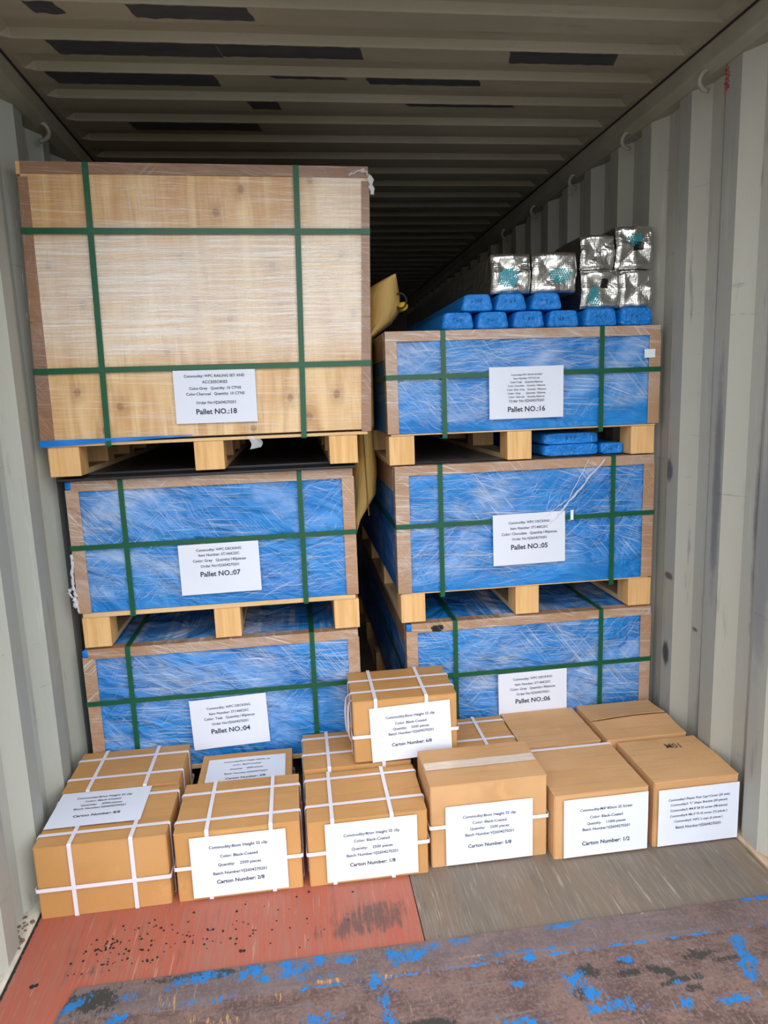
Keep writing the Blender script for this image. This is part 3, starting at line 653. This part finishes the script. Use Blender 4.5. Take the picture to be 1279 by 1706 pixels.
obj('edge_board', ln(MB().prism(Lt, 'x', PX0 + .010, PX1 - .004)), M['guard_dark'], pc)
obj('batten', ln(MB().box(PX0 - .004, PX0 + .009, PY - .0065, PY + .04, PZ1 - .034, PZ1 + .005)), M['pine'], pc)
for vx, dx in ((-.934, .016), (-.250, .022)):
    def lv(mb, dx=dx): mb.v = [(x + dx * max(0, z - PZ0) / (PZ1 - PZ0), y, z - .012 * (x - PX0) * max(0, z - PZ0)) for x, y, z in mb.v]; return mb
    obj('green_strap', lv(MB().loop('x', vx, .0195, (PY - .007, PT - .001), (PY + PD, PZ1 + .006), .002, .0012)), M['strap'], pc)
for hz in (2.127, 1.670):
    obj('green_strap', ln(MB().loop('z', hz, .0195, (PX0 - .001, PY - .0085), (PX1 + .001, PY + PD), .002, .0012)), M['strap'], pc)
l18 = [('Commodity: WPC RAILING SET AND', .74, .106, 0), ('ACCESSORIES', .31, .22, 0), ('Color:Grey   Quantity: 10 CTNS', .635, .338, 0), ('Color:Charcoal   Quantity: 10 CTNS', .716, .444, 0), ('Order No:VJ2604270201', .486, .61, 0), ('Pallet NO.:18', .50, .78, 1)]
paper(pc, l18, .283, .184, front_place(-.5525, PY - .0125, 1.566, -.006), seed=18)
strands(pc, PX0 + .004, PX1 - .006, PZ0 + .01, PZ1 - .012, PY - .0078, [(420, .01, .03, (.12, .28, 1, .72), .36), (200, .02, .04, (.1, .5, 1, .75), .3), (130, .0, .04, (.05, .76, .95, .98), .3), (120, 1.4, .2, (.0, .3, .2, .95), .07), (90, .02, .06, (.1, .0, 1, .2), .25),
    (100, .7, .3, (.3, .3, .8, .5), .06), (140, 1.1, .3, (.55, .4, 1, .95), .05), (60, 1.3, .2, (.3, .8, .5, .95), .06), (80, .1, .15, (.7, .55, 1, .97), .12)], 18)
rope(pc, [(-.075 + LEAN, PY - .012, 2.300), (-.03 + LEAN, PY - .014, 2.322), (-.004 + LEAN, PY - .012, 2.300), (.004 + LEAN, PY - .01, 2.24)], .010, 9)
obj('tarpaulin_strip', MB().grid(30, 4, lambda u, v: (PX0 - .004 + .52 * u, PY - .006 - .004 * math.sin(u * 19) * v - .003, PZ0 + .014 - .020 * (1 - v) * (1 - u) - .004 * (1 - v))), M['tarp_plain'], pc, smooth=True)
obj('film_scrap', MB().grid(5, 5, lambda u, v: (-.447 + .040 * u + .008 * math.sin(v * 4), PY - .012 - .006 * math.sin(u * 5 + v * 3), 1.374 + .046 * v + .006 * u * (1 - v))), M['filmrope'], pc, smooth=True)

# ------------------------------------------------------------------ cartons
def carton(label, X0, X1, Y, dep, zb, h, mat='card', lat=(), lon=(), girth=None, tape=False, lab=None, rot=0, group='cartons on the container floor', seed=0, extra=None, gap=.0024, lift=0):
    root = thing('carton', label, 'carton', ((X0 + X1) / 2, Y + dep / 2, zb), group)
    root.rotation_euler.z = rot
    x0, x1, y0, y1 = X0 + .002, X1 - .002, Y, Y + dep; z0, z1 = zb + .001, zb + h - .004
    # body: slightly bulging sides, rounded corners
    mb = MB(); b = .0025
    def bul(u, v): return math.sin(math.pi * u) * math.sin(math.pi * v)
    def j(u, v, k): return .0012 * mn.noise(Vector((u * 5 + seed, v * 5, k)))
    mb.grid(10, 8, lambda u, v: (x0 + (x1 - x0) * u, y0 - b * bul(u, v) + j(u, v, 1) * bul(u, v), z0 + (z1 - z0) * v))
    mb.grid(10, 8, lambda u, v: (x0 + (x1 - x0) * u, y1 + b * bul(u, v), z0 + (z1 - z0) * v))
    mb.grid(8, 8, lambda u, v: (x0 - b * bul(u, v), y0 + (y1 - y0) * u, z0 + (z1 - z0) * v))
    mb.grid(8, 8, lambda u, v: (x1 + b * bul(u, v), y0 + (y1 - y0) * u, z0 + (z1 - z0) * v))
    mb.grid(2, 2, lambda u, v: (x0 + (x1 - x0) * u, y0 + (y1 - y0) * v, z0)); mb.grid(2, 2, lambda u, v: (x0 + (x1 - x0) * u, y0 + (y1 - y0) * v, z1))
    o = obj('body', mb, M[mat], root)
    bm = bmesh.new(); bm.from_mesh(o.data); bmesh.ops.remove_doubles(bm, verts=bm.verts, dist=.0004); bmesh.ops.recalc_face_normals(bm, faces=bm.faces)
    es = [e for e in bm.edges if len(e.link_faces) == 2 and e.calc_face_angle(0) > 1.0]
    bmesh.ops.bevel(bm, geom=es, offset=.003, segments=2, affect='EDGES'); bm.to_mesh(o.data); bm.free()
    ym = (y0 + y1) / 2 + rnd.uniform(-.003, .003)
    for a, c in ((y0 + .0005, ym - gap / 2), (ym + gap / 2, y1 - .0005)):      # the two top flaps
        up_ = rnd.uniform(.0, .0015); inner = 1 if a < ym - .01 else 0
        f = MB(); T = .0034
        for lf in (0, T):
            f.grid(12, 4, lambda u, v: (x0 + (x1 - x0) * u, a + (c - a) * v, z1 + .0002 + lf + (up_ + .0012 * mn.noise(Vector((u * 4 + seed, v * 2, a * 9)))) * min(1, lf / T) + lift * (.5 + .5 * math.sin(3 * u + seed)) * (v if inner else 1 - v) ** 2))
        n_ = 13 * 5
        rim = [i for i in range(13)] + [12 + 13 * q for q in range(1, 5)] + [13 * 4 + i for i in range(11, -1, -1)] + [13 * q for q in range(3, 0, -1)]
        f.f += [(rim[i], rim[(i + 1) % len(rim)], rim[(i + 1) % len(rim)] + n_, rim[i] + n_) for i in range(len(rim))]
        obj('flap', f, M[mat], root)
    zt = zb + h + .0012
    if tape:
        obj('tape', MB().grid(16, 2, lambda u, v: (x0 + .004 + (x1 - x0 - .008) * u, ym - .024 + .048 * v + .002 * mn.noise(Vector((u * 9, v, 3))), zt + .0007 + .0007 * mn.noise(Vector((u * 20, v * 4, 7))))), M['tape'], root)
    for q in lat: obj('strap', MB().loop('y', q, .0125, (x0 - .002, z0), (x1 + .002, zt)), M['white_strap'], root)
    for q in lon: obj('strap', MB().loop('x', q, .0125, (y0 - .0025, z0), (y1 + .002, zt + .0012)), M['white_strap'], root)
    if girth: obj('strap', MB().loop('z', girth, .0125, (x0 - .0035, y0 - .004), (x1 + .0035, y1 + .0035)), M['white_strap'], root)
    if lab:
        lines, lx, lz, lw, lh, tl = lab
        paper(root, lines, lw, lh, front_place(lx, y0 - .0075, lz, tl), seed=seed + 3)
    if extra: extra(root, zt)
    return root
def clab(n, ys): return [('Commodity:8mm Height SS clip', .61, ys[0], 0), ('Color: Black-Coated', .39, ys[1], 0), ('Quantity:    2500 pieces', .45, ys[2], 0), ('Batch Number:VJ2604270201', .56, ys[3], 0), ('Carton Number: ' + n, .50, ys[4], 1)]
def top8(root, zt):
    c, s_ = 1, .0
    paper(root, clab('8/8', (.20, .31, .42, .52, .72)), .294, .197, lambda u, v, d: (-.988 + u, 2.188 + v, zt + .004 + d), seed=8)
def top3(root, zt):      # the sheet bends down over the front edge
    def pl(u, v, d):
        y = 2.425 + v; z = zt + .004 + d + .016 * max(0, 1 - ((u + .04) / .15) ** 2) * max(0, v + .03)
        return (-.532 + u, y, z)
    paper(root, [('Commodity:8mm Height SS(304) clip', .60, .17, 0), ('Color: Black-Coated', .36, .33, 0), ('Quantity:    2500 pieces', .42, .50, 0), ('Batch Number:VJ2604270201', .54, .68, 0), ('Carton Number: 3/8', .5, .88, 1)], .288, .16, pl, seed=33)
carton('strapped carton at the left wall with the Carton Number 8/8 sheet lying on top', -1.140, -.746, 2.005, .278, 0, .240, lat=(2.062, 2.243), lon=(-1.032, -.852), girth=.100, rot=.0, seed=1, extra=top8)
carton('strapped carton without a sheet, behind the carton with the 8/8 sheet', -1.146, -.752, 2.297, .268, 0, .243, lat=(2.375, 2.505), lon=(-1.058, -.868), girth=.11, seed=2)
carton('strapped carton on the red floor with the Carton Number 2/8 sheet', -.728, -.336, 2.006, .280, 0, .235, lat=(2.062, 2.215), lon=(-.625, -.428), girth=.118, seed=3, lab=(clab('2/8', (.185, .34, .48, .62, .76)), -.531, .117, .296, .208, .0))
carton('carton behind the 2/8 carton with a sheet curling over its front edge', -.704, -.362, 2.305, .250, 0, .192, lat=(), lon=(), girth=.10, seed=4, extra=top3)
carton('strapped carton with the Carton Number 1/8 sheet, in the middle of the front row', -.318, .073, 2.003, .282, 0, .226, lat=(2.085, 2.242), lon=(-.235, -.045), girth=.118, seed=5, lab=(clab('1/8', (.22, .33, .46, .57, .73)), -.112, .116, .296, .206, .0))
carton('strapped carton behind the 1/8 carton, under the raised carton', -.322, .072, 2.302, .262, 0, .236, lat=(2.40, 2.52), lon=(-.228, -.03), girth=.12, seed=6)
carton('taller carton with clear tape on top and the Carton Number 5/8 sheet', .084, .482, 2.022, .232, 0, .292, mat='card2', tape=True, girth=.148, seed=7, lab=(clab('5/8', (.20, .31, .41, .51, .70)), .281, .114, .295, .212, .0))
carton('strapped carton behind the taller 5/8 carton', .096, .486, 2.302, .272, 0, .236, lat=(2.39, 2.53), lon=(.20, .368), girth=.12, seed=8)
carton('unstrapped carton with the Carton Number 1/2 sheet stuck on its front', .492, .824, 1.990, .295, 0, .232, mat='card2', lat=(2.277,), seed=9, gap=.003, lab=([('Commodity:M4*40mm SS Screw', .62, .20, 0), ('Color: Black-Coated', .39, .33, 0), ('Quantity:    11000 pieces', .46, .44, 0), ('Batch Number:VJ2604270201', .56, .54, 0), ('Carton Number: 1/2', .57, .78, 1)], .671, .113, .294, .210, .002))
carton('plain carton behind the carton with the 1/2 sheet', .490, .800, 2.302, .284, 0, .234, mat='card2', seed=10)
def m01(root, zt):
    vs, fs = text_polys('M01', .055, 0); t = MB(); t.v = [(1.030 + x + .1 * y, 2.205 + y * 1.3 - x * .1, zt + .0016) for x, y in vs]; t.f = fs
    obj('handwriting', t, M['faint_ink'], root)
ll = [('Commodity1:Plastic Post Cap+Cover (20 sets)', .76, .19, 0), ('Commodity2: "L" shape Bracket (50 pieces)', .71, .28, 0), ('Commodity3: M4.8*28 SS screw (98 pieces)', .71, .38, 0), ('Commodity4: M6.3*70 SS screw (72 pieces )', .71, .48, 0), ('Commodity5: WPC L-caps (6 pieces )', .60, .58, 0), ('Batch Number:VJ2604270201', .56, .69, 0)]
carton('carton by the right wall with the sheet of five commodities', .842, 1.150, 1.993, .272, 0, .238, mat='card2', seed=11, gap=.004, lift=.004, lab=(ll, 1.002, .110, .291, .208, .003), extra=m01)
carton('carton by the right wall with loosely folded flaps, behind the five commodities sheet', .812, 1.130, 2.280, .292, 0, .244, mat='card2', seed=12, gap=.016, lift=.014)
def slack(root, zt):      # loose end of strap sagging on the left side
    for k in range(2):
        p = [(-.136 - .012 * math.sin(math.pi * t) - .006 * k, 2.33 + .10 * t + .05 * k, zt - .005 - .20 * t + .02 * math.sin(6 * t)) for t in [i / 14 for i in range(15)]]
        obj('strap', MB().tube(p, .004, 6, flat=.25), M['white_strap'], root, smooth=True)
carton('carton with the Carton Number 6/8 sheet, raised on top of the back cartons', -.136, .246, 2.304, .262, .2425, .234, lat=(2.375, 2.475), lon=(-.052, .132), girth=.343, seed=13, lab=(clab('6/8', (.20, .32, .42, .51, .71)), .073, .350, .294, .208, .03), extra=slack)

# ------------------------------------------------------------------ long blue wrapped bars on the right stack
def bar_mesh(wd, ht, L, top, seed, n=14):
    """a wrapped bar: bottom width wd, top width wd*top, puckered front end"""
    mb = MB(); R = []
    for j in range(8):
        t = (0, .004, .015, .05, .3, .6, .97, 1)[j]; ring = []
        sc = (.90, .97, 1, 1, 1, 1, 1, .95)[j]
        for q in range(28):
            a = 2 * math.pi * (q + .5) / 28; c, s_ = math.cos(a), math.sin(a); e = .28
            x = math.copysign(abs(c) ** e, c); z = math.copysign(abs(s_) ** e, s_)
            wz = 1 + (top - 1) * (z * .5 + .5); k = sc * (1 + .03 * mn.noise(Vector((x * 2 + seed, z * 2, t * 9))))
            ring.append((x * wd / 2 * wz * k, t * L + .004 * mn.noise(Vector((x * 3, z * 3, seed + j))) * (j == 0), ht / 2 + z * ht / 2 * k))
        R.append(ring)
    for ring in R: mb.v += ring
    for j in range(7):
        for q in range(28): mb.f.append((j * 28 + q, j * 28 + (q + 1) % 28, (j + 1) * 28 + (q + 1) % 28, (j + 1) * 28 + q))
    # front end, crumpled
    b = len(mb.v)
    for k, rr in enumerate((.75, .45, .15)):
        for q in range(28):
            x, y, z = R[0][q]; mb.v.append((x * rr, .003 + .005 * mn.noise(Vector((x * 40, z * 40 + k, seed))), ht / 2 + (z - ht / 2) * rr))
    for q in range(28):
        p = (q + 1) % 28
        mb.f += [(q, p, b + p, b + q), (b + q, b + p, b + 28 + p, b + 28 + q), (b + 28 + q, b + 28 + p, b + 56 + p, b + 56 + q)]
    mb.f.append(tuple(b + 56 + q for q in range(28)))
    mb.f.append(tuple(7 * 28 + q for q in range(28)))
    return mb
def scribble(parent, seed, wd, zc, y):
    R = random.Random(seed); mb = MB()
    for k in range(3):
        p = [(-.018 + .018 * k + R.uniform(-.006, .006), y, zc + R.uniform(-.007, .007)) for _ in range(4)]
        mb.tube(p, .0011, 4, flat=.4)
    obj('ink_marking', mb, M['ink'], parent)
BY = 2.640
def bar(label, xc, zb, wd, ht, top, seed, group, L=2.1, y=BY, rot=0):
    r = thing('wrapped_bar', label, 'bar', (xc, y, zb), group); r.rotation_euler.z = rot
    obj('wrapping', bar_mesh(wd, ht, L, top, seed), M['bluewrap'], r, smooth=True, shift=(0, 0, 0))
    scribble_(r, seed, ht)
def scribble_(r, seed, ht):
    R = random.Random(seed); mb = MB()
    for k in range(3):
        p = [(-.020 + .017 * k + R.uniform(-.006, .006), -.0015, ht * .55 + R.uniform(-.008, .008)) for _ in range(5)]
        mb.tube(p, .0010, 4, flat=.5)
    obj('ink_marking', mb, M['ink'], r, shift=(0, 0, 0))
g1 = 'blue wrapped bars on the Pallet NO.:16 load'
low = (.355, .492, .634, .774)
for i, x in enumerate(low):
    bar('blue wrapped bar in the bottom row of four, %s' % ('at the left end', 'second from the left', 'third from the left', 'at the right end')[i], x, 1.7832, .134, .066, .80, 20 + i, g1)
for i, x in enumerate((.432, .565, .706)):
    bar('blue wrapped bar of the upper row of three, %s' % ('leftmost', 'in the middle', 'rightmost')[i], x, 1.8505, .132, .064, .74, 30 + i, g1)
for i, x in enumerate((.925, 1.073)):
    bar('blue wrapped bar under the four foil bundles, %s' % ('left one', 'right one by the wall')[i], x, 1.7832, .142, .070, .84, 40 + i, g1)
g2 = 'blue wrapped bars lying under the Pallet NO.:16 load'
bar('blue wrapped bar under the Pallet NO.:16 load, topmost of the pair', .815, 1.3290, .235, .045, .97, 50, g2, 1.2, 2.655)
bar('blue wrapped bar under the Pallet NO.:16 load, lower of the pair', .815, 1.2825, .235, .046, .97, 51, g2, 1.2, 2.655)
bar('blue wrapped bar under the Pallet NO.:16 load, beside the block at right', .988, 1.2825, .098, .044, .97, 52, g2, 1.2, 2.655)

# ------------------------------------------------------------------ foil bundles
def foil(label, x0, x1, z0, z1, seed, teal=None, patch=None, L=2.0, y=2.655):
    r = thing('foil_bundle', label, 'bundle', ((x0 + x1) / 2, y, z0), 'silver foil bundles on the right stack')
    wd, ht = x1 - x0, z1 - z0; mb = MB(); n = 18
    def face(u, v):      # front end with folded, crumpled foil
        a, b = u - .5, v - .5; d = .007 * fbm(u * 2 + seed, v * 2, seed, 1.0, 3)
        fold = .020 * abs(abs(a) - abs(b)) * 2 - .006
        rim = max(abs(a), abs(b)) * 2; d += .016 * max(0, rim - .86) / .14
        return Vector((a * wd, d - fold * .8, ht * v))
    mb.grid(n, n, face)
    rim = [face(i / n, 0) for i in range(n)] + [face(1, i / n) for i in range(n)] + [face(1 - i / n, 1) for i in range(n)] + [face(0, 1 - i / n) for i in range(n)]
    prev = None; N_ = len(rim)
    for k, yy in enumerate((None, .03, .09, .18, .3, .5, .8, 1.2, 1.6, L)):
        b = len(mb.v)
        for i, p in enumerate(rim):
            if k == 0: mb.v.append(tuple(p)); continue
            am = (.004 if k < 9 else .002); q = 1 + am / wd * 2 * (mn.noise(Vector((p.x * 22, yy * 9, p.z * 22 + seed))) - .35)
            mb.v.append((p.x * q, yy, ht / 2 + (p.z - ht / 2) * min(q, 1)))
        if prev is not None:
            for i in range(N_): mb.f.append((prev + i, prev + (i + 1) % N_, b + (i + 1) % N_, b + i))
        prev = b
    mb.f.append(tuple(prev + i for i in range(N_)))
    obj('foil_wrap', mb, M['foil'], r, smooth=True, shift=(0, 0, 0))
    if teal:
        t = MB(); cx, cz, rx, rz = teal
        for i in range(-8, 9):
            for j in range(-7, 8):
                x, z = .0085 * (i + .5 * (j % 2)), .0076 * j
                if (x / rx) ** 2 + (z / rz) ** 2 < 1 + .3 * mn.noise(Vector((x * 60, z * 60, seed))):
                    u, v = (x + cx) / wd + .5, (z + cz) / ht; f0 = face(u, v); k = len(t.v)
                    for q in range(6): t.v.append((f0.x + .0040 * math.cos(q * 1.0472), f0.y - .004, f0.z + .0040 * math.sin(q * 1.0472)))
                    t.f.append(tuple(k + q for q in range(6)))
        o = obj('teal_print', t, M['teal'], r, shift=(0, 0, 0)); o['kind'] = 'stuff'
    if patch:
        x, z, w_, h_ = patch
        obj('black_patch', MB().grid(4, 4, lambda a, b: (lambda f: (f.x, f.y - .0045, f.z))(face((x + (a - .5) * w_) / wd + .5, (z + (b - .5) * h_) / ht))), M['blackpatch'], r, shift=(0, 0, 0))
    return r
foil('foil bundle on the upper row of blue bars, left one with a smeared teal print', .493, .648, 1.9160, 2.062, 1, teal=(-.012, .058, .040, .034))
foil('foil bundle on the upper row of blue bars, right one with a teal honeycomb print', .654, .832, 1.9160, 2.066, 2, teal=(.022, .062, .042, .026))
foil('foil bundle at lower left of the four by the wall, black patch and teal print', .852, 1.012, 1.8535, 1.998, 3, teal=(-.034, .044, .026, .038), patch=(.012, .092, .026, .030))
foil('foil bundle of the lower pair by the wall, plain one in the corner', 1.014, 1.150, 1.8535, 1.996, 4)
foil('foil bundle of the upper pair by the wall, plain left one', .848, .986, 2.0000, 2.126, 5)
foil('foil bundle of the upper pair by the wall, right one with a black patch', .992, 1.146, 1.9995, 2.158, 6, patch=(.012, .085, .036, .030), teal=(-.002, .11, .03, .022))

# ------------------------------------------------------------------ kraft dunnage bag wedged between the stacks
bg_ = thing('dunnage_bag', 'yellow kraft paper air bag wedged in the gap between the two stacks', 'air bag', (.03, 2.86, 1.0))
lv = [(.985, -.050, -.042, .02), (1.03, -.058, -.02, .10), (1.08, -.060, .02, .16), (1.13, -.062, .058, .22), (1.22, -.062, .070, .28), (1.275, -.058, .070, .29), (1.30, -.036, .062, .29), (1.40, -.036, .058, .30), (1.425, .006, .060, .30), (1.60, .012, .061, .31), (1.74, .018, .061, .31), (1.788, .024, .061, .31), (1.802, .024, .090, .30), (1.85, .028, .160, .28), (1.90, .030, .196, .25), (1.95, .032, .190, .20), (1.99, .06, .178, .14), (2.012, .105, .168, .08), (2.028, .150, .158, .02)]
mb = MB(); K = 24
for z, xa, xb, hd in lv:
    for q in range(K):
        a = 2 * math.pi * q / K; c, s_ = math.cos(a), math.sin(a)
        wob = .004 * mn.noise(Vector((c * 2, s_ * 2, z * 9)))
        mb.v.append(((xa + xb) / 2 + (xb - xa) / 2 * math.copysign(abs(c) ** .7, c), 2.86 + hd + hd * math.copysign(abs(s_) ** .8, s_) + wob, z))
for j in range(len(lv) - 1):
    for q in range(K): mb.f.append((j * K + q, j * K + (q + 1) % K, (j + 1) * K + (q + 1) % K, (j + 1) * K + q))
mb.f += [tuple(range(K)), tuple((len(lv) - 1) * K + q for q in range(K))]
obj('bag_body', mb, M['bag'], bg_, smooth=True)
obj('seam', MB().tube([(.008 + .010 * math.sin(z * 3), 2.852, z) for z in (1.05, 1.12, 1.2, 1.27, 1.33, 1.40)] , .0022, 5), M['seam'], bg_)
obj('seam', MB().tube([(.165, 2.99, 2.015), (.13, 2.93, 1.93), (.09, 2.875, 1.86), (.04, 2.862, 1.80)], .0022, 5), M['seam'], bg_)
vp = obj('valve', MB().tube([(.180, 2.95, 1.905), (.188, 2.91, 1.905), (.190, 2.885, 1.905)], [.020, .019, .016], 12), M['yellow'], bg_, smooth=True)
obj('valve_loop', MB().tube([(.186 + .026 * math.cos(a) - .012, 2.885, 1.925 + .030 * math.sin(a)) for a in [6.283 * i / 16 for i in range(16)]], .0045, 6, closed=True), M['black'], vp, smooth=True)
for o in C.objects:
    if 'org' in o: del o['org']
